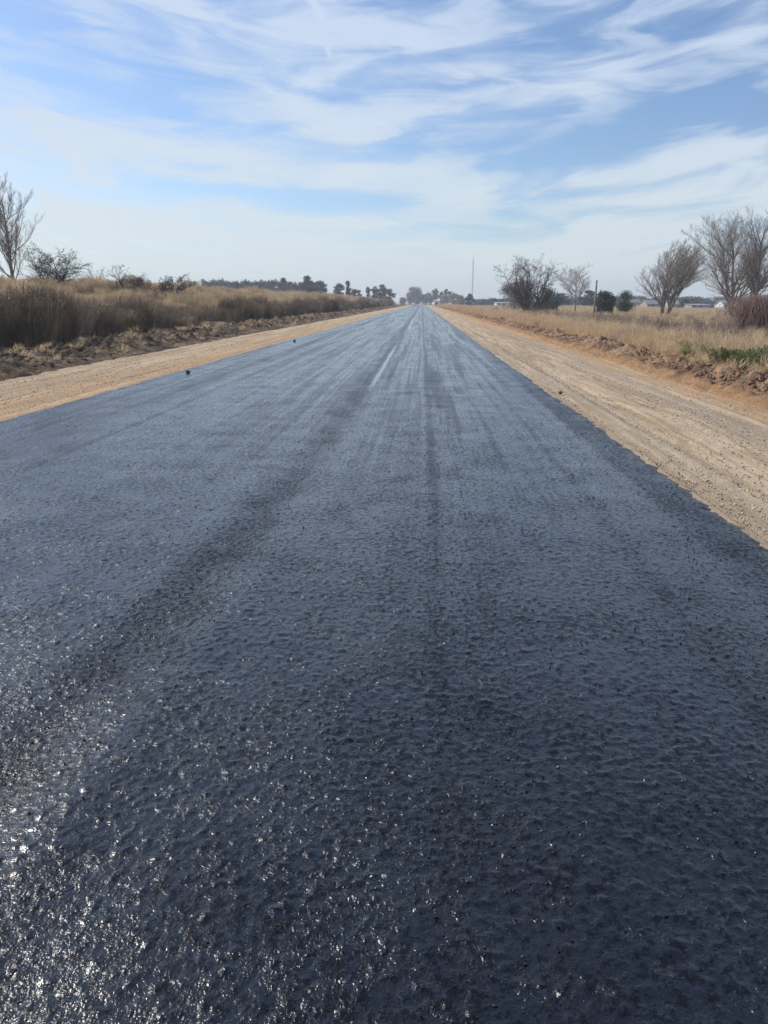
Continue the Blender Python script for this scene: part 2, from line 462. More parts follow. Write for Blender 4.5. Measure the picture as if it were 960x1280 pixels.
def berm(xa, xb, peak, hgt, mat, seed, dip=0.0):
    def h(x, y):
        wand = fbm(y * .22, y * 0 + seed, 3, seed) * .9 + fbm(y * .05, y * 0, 2, seed + 3) * .8
        xx = x - wand * .5 * sstep(xa, peak, x) if xb > 0 else x - wand * .5 * sstep(xb, peak, x)
        c = np.exp(-((xx - peak) / (.30 * (xb - xa))) ** 2)
        lum = np.abs(fbm(x * 1.6, y * 1.5, 4, seed + 1)) * 2.2 + np.abs(fbm(x * 4.5, y * 4.2, 3, seed + 2)) * .9
        amp = (.45 + 1.3 * np.clip(fbm(y * .16, y * 0 + 5, 3, seed + 6) + .45, 0, 1))
        e = np.minimum(x - xa, xb - x)
        z = hgt * c * amp * (.55 + lum) + .05 * lum
        return z - .05 - .12 * sstep(.3, 0, e)
    xs = np.arange(xa, xb + .01, .045)
    ys = [4.0 if xb > 0 else 6.0]
    while ys[-1] < 420: ys.append(ys[-1] + max(.045, .0045 * ys[-1]))
    return tag(link('soil_windrow', grid_mesh('soil_windrow', xs, np.array(ys), h, mat, True)), kind='structure')
berm(4.9, 7.6, 6.2, .25, M['soil'], 90)
berm(-12.0, -8.45, -10.2, .36, M['soil_dark'], 100)

# ------------------------------------------------------------------ scattered small stuff (instanced)
def library(name, objs):
    c = bpy.data.collections.new(name)
    for o in objs: c.objects.link(o)
    return c

def scatter(name, label, pts, rots, scales, lib, nvar):
    me = bpy.data.meshes.new(name)
    me.vertices.add(len(pts)); me.vertices.foreach_set('co', np.asarray(pts, np.float32).ravel())
    a = me.attributes.new('rot', 'FLOAT_VECTOR', 'POINT'); a.data.foreach_set('vector', np.asarray(rots, np.float32).ravel())
    a = me.attributes.new('scl', 'FLOAT_VECTOR', 'POINT'); a.data.foreach_set('vector', np.asarray(scales, np.float32).ravel())
    a = me.attributes.new('idx', 'INT', 'POINT'); a.data.foreach_set('value', rng.integers(0, nvar, len(pts)).astype(np.int32))
    me.update()
    o = link(name, me)
    g = bpy.data.node_groups.new(name, 'GeometryNodeTree')
    g.interface.new_socket('Geometry', in_out='INPUT', socket_type='NodeSocketGeometry')
    g.interface.new_socket('Geometry', in_out='OUTPUT', socket_type='NodeSocketGeometry')
    i, out = g.nodes.new('NodeGroupInput'), g.nodes.new('NodeGroupOutput')
    iop = g.nodes.new('GeometryNodeInstanceOnPoints')
    ci = g.nodes.new('GeometryNodeCollectionInfo'); ci.inputs['Collection'].default_value = lib
    ci.inputs['Separate Children'].default_value = True; ci.inputs['Reset Children'].default_value = True
    def na(n, t):
        q = g.nodes.new('GeometryNodeInputNamedAttribute'); q.data_type = t; q.inputs['Name'].default_value = n
        return q.outputs['Attribute']
    L = g.links.new
    L(i.outputs[0], iop.inputs['Points']); L(ci.outputs[0], iop.inputs['Instance'])
    iop.inputs['Pick Instance'].default_value = True
    L(na('idx', 'INT'), iop.inputs['Instance Index'])
    L(na('rot', 'FLOAT_VECTOR'), iop.inputs['Rotation'])
    L(na('scl', 'FLOAT_VECTOR'), iop.inputs['Scale'])
    L(iop.outputs[0], out.inputs[0])
    m = o.modifiers.new('scatter', 'NODES'); m.node_group = g
    tag(o, label, name.replace('_', ' ') if len(name.split('_')) < 3 else None, kind='stuff')
    return o

def blades(name, mat, n, h, spread, width, arch, seed, nseg=4, stiff=0.0, base=.08):
    """a tuft: n tapered arching ribbons"""
    r = np.random.default_rng(seed)
    ang = r.uniform(0, 2 * np.pi, n); out = r.uniform(.1, 1, n) * spread
    hh = h * r.uniform(.55, 1.0, n); w = width * r.uniform(.6, 1.3, n)
    t = np.linspace(0, 1, nseg + 1)
    br = base * np.sqrt(r.random(n))
    rad = br[:, None] + out[:, None] * (t[None] ** 1.6)
    z = hh[:, None] * (np.sin(t[None] * np.pi * (.5 + arch * r.uniform(.3, 1, n)[:, None])) ** 1.0)
    bend = ang[:, None] + r.uniform(-.5, .5, n)[:, None] * t[None]
    px, py = np.cos(bend) * rad, np.sin(bend) * rad
    tw = r.uniform(0, np.pi, n)
    wx = (np.cos(tw) * w)[:, None] * (1 - t[None]) ** .7 * .5; wy = (np.sin(tw) * w)[:, None] * (1 - t[None]) ** .7 * .5
    V = np.stack([np.stack([px - wx, py - wy, z], -1), np.stack([px + wx, py + wy, z], -1)], 2)  # n, nseg+1, 2, 3
    V = V.reshape(-1, 3)
    base_i = (np.arange(n) * (nseg + 1) * 2)[:, None] + np.arange(nseg)[None] * 2
    Q = np.stack([base_i, base_i + 1, base_i + 3, base_i + 2], -1).reshape(-1, 4)
    me = raw_mesh(name, V, Q, np.full(len(Q), 4), mat, True)
    a = me.attributes.new('tint', 'FLOAT', 'POINT')
    a.data.foreach_set('value', np.repeat(r.random(n), (nseg + 1) * 2).astype(np.float32))
    return bpy.data.objects.new(name, me)

def weed(name, mat, h, seed, n=9):
    """dead forb: thin forking stems with small seed heads"""
    r = random.Random(seed); segs = []
    def go(p, d, L, rad, lv):
        q = p
        for k in range(3):
            d = [d[0] + r.uniform(-.12, .12), d[1] + r.uniform(-.12, .12), d[2] + .02]
            s = math.sqrt(sum(c * c for c in d)); d = [c / s for c in d]
            q2 = [q[i] + d[i] * L / 3 for i in range(3)]
            segs.append((*q, *q2, rad * (1 - k * .2), rad * (.8 - k * .2))); q = q2
            if lv < 2:
                for _ in range(2):
                    a = r.uniform(0, 6.28); s2 = .55
                    go(q, [d[0] + math.cos(a) * s2, d[1] + math.sin(a) * s2, d[2] + .2], L * .42, rad * .6, lv + 1)
    for _ in range(n):
        a = r.uniform(0, 6.28); t = r.uniform(.05, .5)
        go([r.uniform(-.1, .1), r.uniform(-.1, .1), -.03], [math.cos(a) * t, math.sin(a) * t, 1], h * r.uniform(.6, 1), .0045, 0)
    me = segs_mesh(name, segs, mat, 3)
    a = me.attributes.new('tint', 'FLOAT', 'POINT'); a.data.foreach_set('value', np.full(len(me.vertices), .5, np.float32))
    return bpy.data.objects.new(name, me)

def rock(name, mat, seed, flat=.6, sub=2):
    import bmesh
    bm = bmesh.new(); bmesh.ops.create_icosphere(bm, subdivisions=sub, radius=1)
    r = np.random.default_rng(seed); k = r.normal(size=(9, 3)); k /= np.linalg.norm(k, axis=1)[:, None]; dcut = r.uniform(.55, .9, 9)
    for v in bm.verts:
        p = np.array(v.co)
        for q, d in zip(k, dcut):
            s = p @ q
            if s > d: p = p - q * (s - d)
        p = p * (1 + .12 * r.normal()); v.co = (p[0], p[1], p[2] * flat)
    me = bpy.data.meshes.new(name); bm.to_mesh(me); bm.free(); me.materials.append(mat)
    return bpy.data.objects.new(name, me)

lib_tall = library('tall_tufts', [blades('tuft', M['tallgrass'], 260, .95, .62, .011, .30, 10 + i, 5, base=.22) for i in range(5)])
lib_tus = library('tussocks', [blades('tussock', M['tussock'], 210, .52, .55, .010, .38, 30 + i, 5, base=.18) for i in range(5)])
lib_str = library('straws', [blades('straw', M['straw'], 120, .50, .30, .008, .16, 50 + i, 4, base=.22) for i in range(5)])
lib_weed = library('weeds', [weed('weed', M['weed'], .8, 70 + i) for i in range(5)])
lib_green = library('greens', [blades('leafy', M['green'], 90, .26, .22, .035, .35, 90 + i, 3, base=.16) for i in range(4)])
lib_clod = library('clods', [rock('clod', M['clod'], 110 + i) for i in range(6)])
lib_clodd = library('clods_dark', [rock('clod', M['clod_dark'], 120 + i) for i in range(6)])
lib_chip = library('chips', [rock('chip', M['chip'], 130 + i, .7, 1) for i in range(6)])
lib_grav = library('gravel_bits', [rock('pebble', M['gravel'], 140 + i, .7, 1) for i in range(6)])
lib_mat = library('root_mats', [blades('root_mat', M['straw'], 60, .12, .28, .010, .42, 150 + i, 4, base=.2) for i in range(4)])

def sample(n, xa, xb, ya, yb, ypow=1.0):
    x = rng.uniform(xa, xb, n)
    if ypow == 0: y = np.exp(rng.uniform(np.log(ya), np.log(yb), n))
    else: y = ya + (yb - ya) * rng.random(n) ** ypow
    return x, y

def place(name, label, x, y, smin, smax, lib, nvar, sink=0.03, tilt=.15, zf=None, grow_far=0.0, sz=None):
    z = (bank_h(x, y) if zf is None else zf(x, y)) - sink
    n = len(x)
    s = rng.uniform(smin, smax, n) * (1 + grow_far * np.clip(y / 100, 0, 4))
    if 'soil_clods' in name: x = np.where(x > 0, np.maximum(x, 5.55 + .25 * rng.random(n)), np.minimum(x, -9.0 - .3 * rng.random(n)))
    rot = np.stack([rng.normal(0, tilt, n), rng.normal(0, tilt, n), rng.uniform(0, 6.28, n)], 1)
    sc = np.stack([s, s, s * (rng.uniform(.8, 1.25, n) if sz is None else sz)], 1)
    return scatter(name, label, np.stack([x, y, z], 1), rot, sc, lib, nvar)

# tall grass along the foot of the left bank, shade put into its colour
x, y = sample(3000, -14.1, -12.0, 8, 330, 0)
keep = fbm(x * .5, y * .22, 3, 200) > np.where(x > -12.9, .0, -.14)
x, y = x[keep], y[keep]
place('tall_grass', 'wall of tall dead grass with painted-in shade along the foot of the left bank', x, y, .7, 1.45, lib_tall, 5, grow_far=.2, sz=.85 + 2.0 * fbm(x * .35, y * .25, 2, 240) + rng.uniform(-.1, .2, len(x)))
# straw coloured tussocks over the mound
xa, ya_ = sample(5200, -34, -15.0, 10, 140, 1.2); xb, yb_ = sample(5200, -46, -14.0, 60, 420, 1.3)
xc, yc_ = sample(1200, -60, -34, 30, 200, 1.0)
place('tussock_grass', 'golden brown tussock grass covering the mound left of the road', np.concatenate([xa, xb, xc]), np.concatenate([ya_, yb_, yc_]), .7, 1.3, lib_tus, 5, grow_far=.35, sz=None)
xd, yd = sample(900, -33, -14.5, 12, 260, 1.2)
keep = fbm(xd * .3, yd * .12, 3, 260) > .02
place('tall_tussocks', 'taller shaggy brown tussocks standing out of the golden mound', xd[keep], yd[keep], 1.3, 2.1, lib_tus, 5, grow_far=.3)
# right verge
x, y = sample(7000, 7.0, 34, 8, 110, 1.2); x2, y2 = sample(6000, 7.0, 90, 60, 330, 1.4)
x3 = rng.normal(7.5, .3, 1800); y3 = np.exp(rng.uniform(np.log(9), np.log(200), 1800))
x = np.concatenate([x, x2, x3]); y = np.concatenate([y, y2, y3])
keep = fbm(x * .35, y * .2, 3, 210) > -.2
place('roadside_grass', 'pale dry grass filling the verge right of the road', x[keep], y[keep], .75, 1.6, lib_str, 5, grow_far=.3)
x, y = sample(2600, 7.4, 30, 9, 90, 1.2)
keep = fbm(x * .22, y * .22, 3, 220) > .03
x, y = x[keep], y[keep]
xl, yl = sample(420, -15, -11.8, 9, 120, 0); xm, ym = sample(260, -32, -16, 14, 120, 1)
x = np.concatenate([x, xl, xm]); y = np.concatenate([y, yl, ym])
place('dead_weeds', 'thin grey brown dead weed stems standing in the dry grass', x, y, .6, 1.35, lib_weed, 5, tilt=.2)
# green weeds by the windrow
def cluster(cx, cy_, sx, sy_, n): return rng.normal(cx, sx, n), rng.normal(cy_, sy_, n)
P = [cluster(7.15, 18.7, .3, .8, 70), cluster(7.2, 15.4, .3, 1.1, 110), cluster(7.5, 13.8, .4, .9, 100), cluster(9.3, 15.3, .9, .9, 40)]
place('green_weeds', 'patch of low green weeds beside the soil heap on the right', np.concatenate([p[0] for p in P]), np.concatenate([p[1] for p in P]), .5, 1.2, lib_green, 4, zf=lambda a, b: bank_h(a, b) + .36, tilt=.2)
# clods
def windrow_pts(n, mean, sd, ya, yb):
    y = np.exp(rng.uniform(np.log(ya), np.log(yb), n)); return rng.normal(mean, sd, n), y
x, y = windrow_pts(7500, 6.15, .42, 8, 260)
place('soil_clods', 'brown soil clods piled along the right edge of the dirt shoulder', x, y, .010, .062, lib_clod, 6, sink=0, tilt=.8, zf=lambda a, b: .06 + .2 * np.exp(-((a - 6.2) / .5) ** 2) * rng.uniform(.1, 1.1, len(a)), grow_far=.4)
x, y = windrow_pts(9000, -10.3, .55, 10, 330)
place('dark_soil_clods', 'dark soil clods and torn turf along the left dirt shoulder', x, y, .02, .10, lib_clodd, 6, sink=0, tilt=.8, zf=lambda a, b: .05 + .3 * np.exp(-((a + 10.3) / .7) ** 2) * rng.uniform(.1, 1.1, len(a)), grow_far=.4)
x1, y1 = windrow_pts(380, -10.3, .75, 10, 250); x2, y2 = windrow_pts(260, 6.6, .4, 9, 200)
x = np.concatenate([x1, x2]); y = np.concatenate([y1, y2])
place('torn_turf', 'torn dry roots and straw lying over the soil windrows', x, y, .5, 1.2, lib_mat, 4, sink=0, tilt=.5, zf=lambda a, b: .10 + .36 * np.exp(-((np.abs(a + 1.9) - 8.3) / .7) ** 2) * rng.uniform(.3, 1.1, len(a)))
# gravel on the shoulders
x1, y1 = windrow_pts(2600, 2.74, .07, 3, 60); x2, y2 = sample(9000, 2.35, 5.3, 2.6, 45, 0); x3, y3 = sample(5000, -8.5, -5.8, 6, 50, 0)
x4, y4 = windrow_pts(1500, 4.15, .16, 4, 60)
x = np.concatenate([x1, x2, x3, x4]); y = np.concatenate([y1, y2, y3, y4])
place('gravel', 'loose pale gravel strewn over both dirt shoulders', x, y, .004, .014, lib_grav, 6, sink=-.006, tilt=.8, zf=lambda a, b: a * 0, grow_far=.6)
# coated chippings standing out of the bitumen
x, y = sample(36000, -5.5, 2.15, .9, 30, 0)
zone = np.exp(-((x + 1.02 + .62 * np.exp(-y * .25)) / .2) ** 2) + .9 * ((x > 0) & (x < .4)) + .5 * (x > 1.2) * .6 + .05 + 7 * np.clip(fbm(x * 2.6, y * 2.0, 4, 230) - .07, 0, 1) * (.35 + .65 * (x > -.3))
keep = rng.random(len(x)) < zone * .8
x, y = x[keep], y[keep]
xe = np.concatenate([ROAD_R + .02 + np.abs(rng.normal(0, .07, 1500)), ROAD_L - .02 - np.abs(rng.normal(0, .08, 900))]); ye = np.exp(rng.uniform(np.log(2.2), np.log(45), 2400))
x = np.concatenate([x, xe]); y = np.concatenate([y, ye])
place('loose_chippings', 'black bitumen coated chippings standing out of the fresh road surface', x, y, .0018, .0068, lib_chip, 6, sink=-.0, tilt=.5, zf=lambda a, b: np.maximum(road_h(a, b)[2], .004) + .001, grow_far=1.5, sz=.7)

# ------------------------------------------------------------------ bare trees
def nrm(d):
    s = math.sqrt(d[0] * d[0] + d[1] * d[1] + d[2] * d[2]) or 1; return (d[0] / s, d[1] / s, d[2] / s)

def bare(seed, stems=1, levels=4, kids=(9, 7, 6, 4), ratio=(.55, .5, .48, .5), ang=(.6, .6, .6, .6), up=.12, wob=.10, lean=(0, 0), spread=.35, r0=.16, clear=.18, L0=8.0, droop=0.0, thin0=.55):
    """returns trunk segs and twig segs in metres before fitting"""
    r = random.Random(seed); thick, thin = [], []; w0 = wob
    def go(p, d, L, rad, lv):
        wob = w0 * (.5 if lv == 0 else 1); n = 9 if lv == 0 else (5 if lv == 1 else (3 if lv == 2 else 2)); q = p; pts = []
        for k in range(n):
            d = nrm((d[0] + r.gauss(0, wob) + lean[0] * .04, d[1] + r.gauss(0, wob) + lean[1] * .04, d[2] + r.gauss(0, wob * .6) + up * (1 if lv else .6) - droop * lv * .2))
            q2 = (q[0] + d[0] * L / n, q[1] + d[1] * L / n, q[2] + d[2] * L / n)
            a0 = rad * (1 - k / n * .82); a1 = rad * (1 - (k + 1) / n * .82)
            (thick if lv < 2 else thin).append((*q, *q2, a0, a1)); pts.append((q, q2, d, a0)); q = q2
        if lv < levels:
            c0 = clear if lv == 0 else .12
            nk = kids[lv]
            for j in range(nk):
                t = c0 + (1 - c0) * (j + r.random()) / nk
                i = min(n - 1, int(t * n)); f = t * n - i
                a, b, dd, ra = pts[i]
                s = tuple(a[m] + (b[m] - a[m]) * f for m in range(3))
                # a random direction square to the branch
                u = nrm((r.gauss(0, 1), r.gauss(0, 1), r.gauss(0, .6)))
                th = ang[lv] * r.uniform(.7, 1.3)
                nd = nrm(tuple(dd[m] * math.cos(th) + u[m] * math.sin(th) for m in range(3)))
                fall = (1 - .45 * t) if lv == 0 else (1 - .4 * t)
                go(s, nd, L * ratio[lv] * fall * r.uniform(.75, 1.25) * (1.25 if lv == 0 else 1), max(.004, ra * (thin0 if lv == 0 else .5)), lv + 1)
    for k in range(stems):
        a = r.uniform(0, 6.28) if stems < 2 else 6.28 * k / stems + r.uniform(-.5, .5)
        s = 0 if stems == 1 else spread * r.uniform(.6, 1.2)
        go((math.cos(a) * .12 * (stems > 1), math.sin(a) * .12 * (stems > 1), -.25), nrm((math.cos(a) * s, math.sin(a) * s, 1)), L0 * r.uniform(.85, 1), r0, 0)
    return np.array(thick), np.array(thin)

def fit(arrs, height, width=None):
    top = max(a[:, 5].max() for a in arrs if len(a)); k = height / top
    allx = np.concatenate([a[:, 3] for a in arrs]); half = np.percentile(np.abs(allx), 98)
    kx = k if width is None else width / 2 / half
    for a in arrs:
        a[:, [0, 1, 3, 4]] *= kx; a[:, [2, 5]] *= k
    return arrs

def leaves(name, centres, radii, n, size, mat, seed, squash=.8):
    """many small leaf faces spread through the volume of uneven clumps"""
    r = np.random.default_rng(seed); C = np.asarray(centres, float); Rr = np.asarray(radii, float)
    w = Rr ** 2; ci = r.choice(len(C), n, p=w / w.sum())
    d = r.normal(size=(n, 3)); d /= np.linalg.norm(d, axis=1)[:, None]
    rad = Rr[ci] * (r.random(n) ** .45) * (1 + .12 * r.normal(size=n))
    P = C[ci] + d * rad[:, None] * np.array([1, 1, squash])
    a = r.normal(size=(n, 3)); a /= np.linalg.norm(a, axis=1)[:, None]
    b = np.cross(a, r.normal(size=(n, 3))); b /= np.linalg.norm(b, axis=1)[:, None]
    s = size * r.uniform(.5, 1.3, n)[:, None]
    V = np.stack([P - a * s, P + b * s * .5, P + a * s, P - b * s * .5], 1).reshape(-1, 3)
    Q = np.arange(n * 4).reshape(-1, 4)
    return raw_mesh(name, V, Q, np.full(n, 4), mat, False)

def bare_tree(name, label, cat, x, y, height, width, seed, bark, twig, sub=0.0, group=None, tw_r=1.0, leafy=0, **kw):
    th, tn = fit(bare(seed, **kw), height + sub, width)
    tn[:, 6:] = np.maximum(tn[:, 6:] * tw_r, .0045 * tw_r)
    o = empty(name, (x, y, gh(x, y) - .05 if sub == 0 else gh(x, y) - .05))
    tag(o, label, cat, group)
    link('trunk', segs_mesh('trunk', th, bark, 7), o)
    link('twigs', segs_mesh('twigs', tn, twig, 3), o)
    if leafy:
        r = np.random.default_rng(seed); e = tn[r.choice(len(tn), leafy), 3:6] + r.normal(size=(leafy, 3)) * .04
        link('dry_leaves', leaves('dry_leaves', e, np.full(len(e), .10), leafy * 2, .045, M['husk'], seed), o)
    return o

def top_at(px, py, dist):
    """height above ground datum z=0 of pixel row py at road distance dist"""
    wx, wy, wz = ray(px, py); return CAM_H + wz / wy * dist

def T(px, ytop, dist, **k):
    x = at(px, dist); return x, dist, top_at(px, ytop, dist) - gh(x, dist)

# left skyline trees
x, y, h = T(20, 222, 62)
bare_tree('poplar_tree', 'tall bare poplar with ascending grey branches, tallest tree on the left skyline', 'tree', x, y, h + .9, 4.1, 401, M['bark'], M['twig'],
          kids=(40, 9, 7, 4), ratio=(.34, .42, .5, .5), ang=(.6, .38, .42, .5), up=.24, wob=.045, r0=.17, clear=.12, tw_r=.95, thin0=.34)
x, y, h = T(70, 301, 52)
bare_tree('thorn_tree', 'dark bare spreading thorn tree just right of the tall poplar', 'tree', x, y, h, 4.6, 402, M['bark_dark'], M['twig_dark'],
          stems=6, kids=(8, 7, 5, 3), ratio=(.5, .52, .5, .5), ang=(.7, .75, .8, .8), up=.05, wob=.15, spread=.55, r0=.07, clear=.15, leafy=160, tw_r=1.1)
x, y, h = T(120, 331, 66)
bare_tree('shrub', 'faint small bare shrub on the left skyline between the two dark thorn trees', 'shrub', x, y, h, 2.8, 403, M['bark'], M['twig'],
          stems=4, levels=3, kids=(6, 5, 4), ratio=(.5, .5, .5), ang=(.6, .7, .7), up=.06, wob=.15, spread=.6, r0=.05, clear=.2)
x, y, h = T(163, 328, 56)
bare_tree('thorn_tree', 'small dark bare thorn tree on the mound beside the low dark bush', 'tree', x, y, h, 2.9, 404, M['bark_dark'], M['twig_dark'],
          stems=3, kids=(7, 5, 4, 3), ratio=(.55, .55, .5, .5), ang=(.8, .8, .8, .8), up=.0, wob=.2, spread=.7, r0=.06, clear=.2, leafy=80)
x, y, h = T(232, 343, 80)
bare_tree('shrub', 'tiny thin bare shrub on the skyline right of the dark bush', 'shrub', x, y, h + .3, 1.8, 405, M['bark'], M['twig'],
          stems=4, levels=3, kids=(5, 5, 4), ratio=(.5, .5, .5), ang=(.5, .6, .6), up=.1, wob=.12, spread=.4, r0=.04, clear=.2)
# dark low bush on the crest
x, y, h = T(200, 346, 58)
bare_tree('shrub', 'wide low dark bush of upright stems on the crest of the mound', 'shrub', x, y, h + .3, 5.0, 406, M['bark_dark'], M['twig_dark'],
          stems=16, levels=3, kids=(6, 5, 4), ratio=(.45, .5, .5), ang=(.4, .5, .6), up=.12, wob=.12, spread=1.3, r0=.035, clear=.1, leafy=900, tw_r=1.6)

# right side trees
x, y, h = T(663, 316, 112)
bare_tree('thorn_tree', 'large dark many stemmed bare tree standing in the verge right of the road', 'tree', x, y, h, 8.6, 410, M['bark_dark'], M['twig_dark'],
          stems=8, kids=(9, 7, 5, 4), ratio=(.48, .52, .5, .5), ang=(.7, .75, .8, .8), up=.04, wob=.15, spread=.38, r0=.16, clear=.08, leafy=600, tw_r=1.35)
x, y, h = T(720, 327, 150)
bare_tree('elm_tree', 'slender bare tree with a single trunk left of the utility pole', 'tree', x, y, h, 7.6, 411, M['bark'], M['twig'],
          kids=(16, 9, 7, 4), ratio=(.5, .48, .5, .55), ang=(.55, .5, .5, .5), up=.15, wob=.07, r0=.17, clear=.28, tw_r=1.6)
x, y, h = T(832, 299, 105)
bare_tree('elm_tree', 'bare multi stemmed tree leaning right behind the dry grass, right of the two evergreens', 'tree', x, y, h + .7, 9.6, 415, M['bark'], M['twig'],
          stems=4, kids=(15, 11, 8, 5), ratio=(.50, .48, .5, .55), ang=(.6, .52, .45, .5), up=.13, wob=.06, lean=(.9, 0), spread=.36, r0=.17, clear=.22, tw_r=1.0)
x, y, h = T(922, 266, 92)
bare_tree('elm_tree', 'big bare tree with a wide vase of branches above the red stemmed bush', 'tree', x, y, h + .9, 12.4, 413, M['bark'], M['twig'],
          stems=3, kids=(17, 11, 8, 5), ratio=(.56, .5, .5, .55), ang=(.7, .58, .5, .5), up=.12, wob=.07, lean=(.1, 0), spread=.50, r0=.22, clear=.18, tw_r=.95)
x, y, h = T(953, 252, 88)
bare_tree('elm_tree', 'tallest bare tree on the right, cut by the right picture edge', 'tree', x, y, h + 1.2, 9.6, 414, M['bark'], M['twig'],
          stems=2, kids=(18, 9, 7, 4), ratio=(.42, .48, .5, .55), ang=(.6, .5, .5, .5), up=.13, wob=.07, spread=.26, r0=.26, clear=.2, tw_r=1.0)
# bare purplish shrubs in the verge
for px, yt, d, w, s, lab in ((893, 392, 33, 2.6, 420, 'purplish bare shrub in the dry grass left of the red stemmed bush'),
                             (868, 396, 36, 1.8, 421, 'small purplish bare shrub in the dry grass below the leaning multi stemmed tree'),
                             (797, 392, 60, 2.4, 422, 'low tangled bare shrub in the grass below the olive green tree')):
    x, y, h = T(px, yt, d)
    bare_tree('shrub', lab, 'shrub', x, y, h, w, s, M['weed'] if 0 else M['red_twig'] if 0 else M['twig'], M['twig'], stems=9, levels=3, kids=(6, 5, 3), ratio=(.5, .5, .5), ang=(.5, .6, .6),
              up=.08, wob=.12, spread=.7, r0=.012, clear=.1, tw_r=.8)
# reddish arching bush: long drooping stems
def red_bush():
    x, y = at(951, 52), 52
    r = random.Random(5); segs = []; stems = []
    for k in range(760):
        a = r.uniform(0, 6.28); reach = r.uniform(.3, 1) * 2.7; H = 3.15 * r.uniform(.6, 1.0) * (1 - .12 * reach / 2.7)
        bx, by = r.gauss(0, .55), r.gauss(0, .5); q = (bx, by, 0); n = 9
        jit = r.uniform(-.4, .4); end = r.uniform(.3, 1.0)
        for i in range(1, n + 1):
            t = i / n
            aa = a + jit * t
            q2 = (bx + math.cos(aa) * reach * t ** 1.15, by + math.sin(aa) * reach * .8 * t ** 1.15, H * math.sin(math.pi * min(1, t * (.5 + .42 * end))) + r.gauss(0, .03))
            rad = .016 * (1 - t) + .006
            segs.append((*q, *q2, rad, rad * .9))
            if i > 3 and r.random() < .65:
                L = r.uniform(.25, .7); b = r.uniform(0, 6.28)
                segs.append((*q2, q2[0] + math.cos(b) * L * .35, q2[1] + math.sin(b) * L * .35, q2[2] - L * r.uniform(-.3, .8), .006, .003))
            q = q2
    o = empty('willow_bush', (x, y, gh(x, y) - .05))
    tag(o, 'rounded bush of arching reddish bare stems at the right picture edge', 'bush')
    link('stems', segs_mesh('stems', segs, M['red_twig'], 3), o)
    th = [(0.1 * i, 0.05 * i, 0, .12 * i - .2, .1 * i, 1.6, .07, .03) for i in range(-3, 4)]
    link('trunk', segs_mesh('trunk', th, M['bark_dark'], 6), o)
red_bush()

# evergreens
def evergreen(name, label, cat, x, y, h, w, n, size, mat, seed, trunk_r=.14, shape='round', bark=None, group=None, clear=.12, lumps=26):
    r = np.random.default_rng(seed); o = empty(name, (x, y, gh(x, y) - .05)); tag(o, label, cat, group)
    C, Rr = [], []
    for k in range(lumps):
        t = r.random(); zc = h * (clear + (1 - clear) * (.08 + .84 * t))
        if shape == 'round': prof = math.sin(math.pi * (.10 + .84 * t)) ** .6
        elif shape == 'drop': prof = math.sin(math.pi * min(1, .18 + .74 * t)) ** .7 * (.62 + .5 * t)
        elif shape == 'column': prof = .8 * (1 - .5 * t)
        else: prof = (.35 + .65 * r.random()) * math.sin(math.pi * (.15 + .8 * t)) ** .5
        a = r.uniform(0, 6.28); rr = w / 2 * prof * math.sqrt(r.random()) * .72
        C.append((math.cos(a) * rr, math.sin(a) * rr, zc)); Rr.append(w * r.uniform(.13, .24) * (1 if shape != 'open' else .8))
    link('crown', leaves('crown', C, Rr, n, size, mat, seed, .9), o)
    segs = [(0, 0, -.2, .05, .02, h * .45, trunk_r, trunk_r * .7), (.05, .02, h * .45, 0, 0, h * .85, trunk_r * .7, trunk_r * .25)]
    for c in C[::2]: segs.append((.03, .01, c[2] * .55, *c, trunk_r * .35, trunk_r * .12))
    link('trunk', segs_mesh('trunk', segs, bark or M['bark_dark'], 6), o)
    return o
x, y, h = T(757, 365, 128)
evergreen('evergreen_tree', 'dense rounded dark evergreen beside the utility pole', 'tree', x, y, h, 3.9, 26000, .10, M['leaf_dark'], 500, shape='drop', clear=.03, lumps=60)
x, y, h = T(781, 365, 124)
evergreen('olive_tree', 'looser olive green tree right of the dense dark evergreen', 'tree', x, y, h, 3.8, 6500, .085, M['leaf_mid'], 501, shape='round', clear=.22, lumps=34)
x, y, h = T(643, 351, 190)
evergreen('evergreen_tree', 'grey green rounded tree seen behind the large dark many stemmed tree, on its left', 'tree', x, y, h, 8.6, 5000, .20, M['brush_far'], 502, clear=.05, lumps=40)
x, y, h = T(684, 362, 170)
evergreen('evergreen_tree', 'dark rounded evergreen seen through the twigs of the large many stemmed tree, on its right', 'tree', x, y, h, 6.2, 6000, .16, M['leaf_mid'], 503, clear=.05, lumps=40)
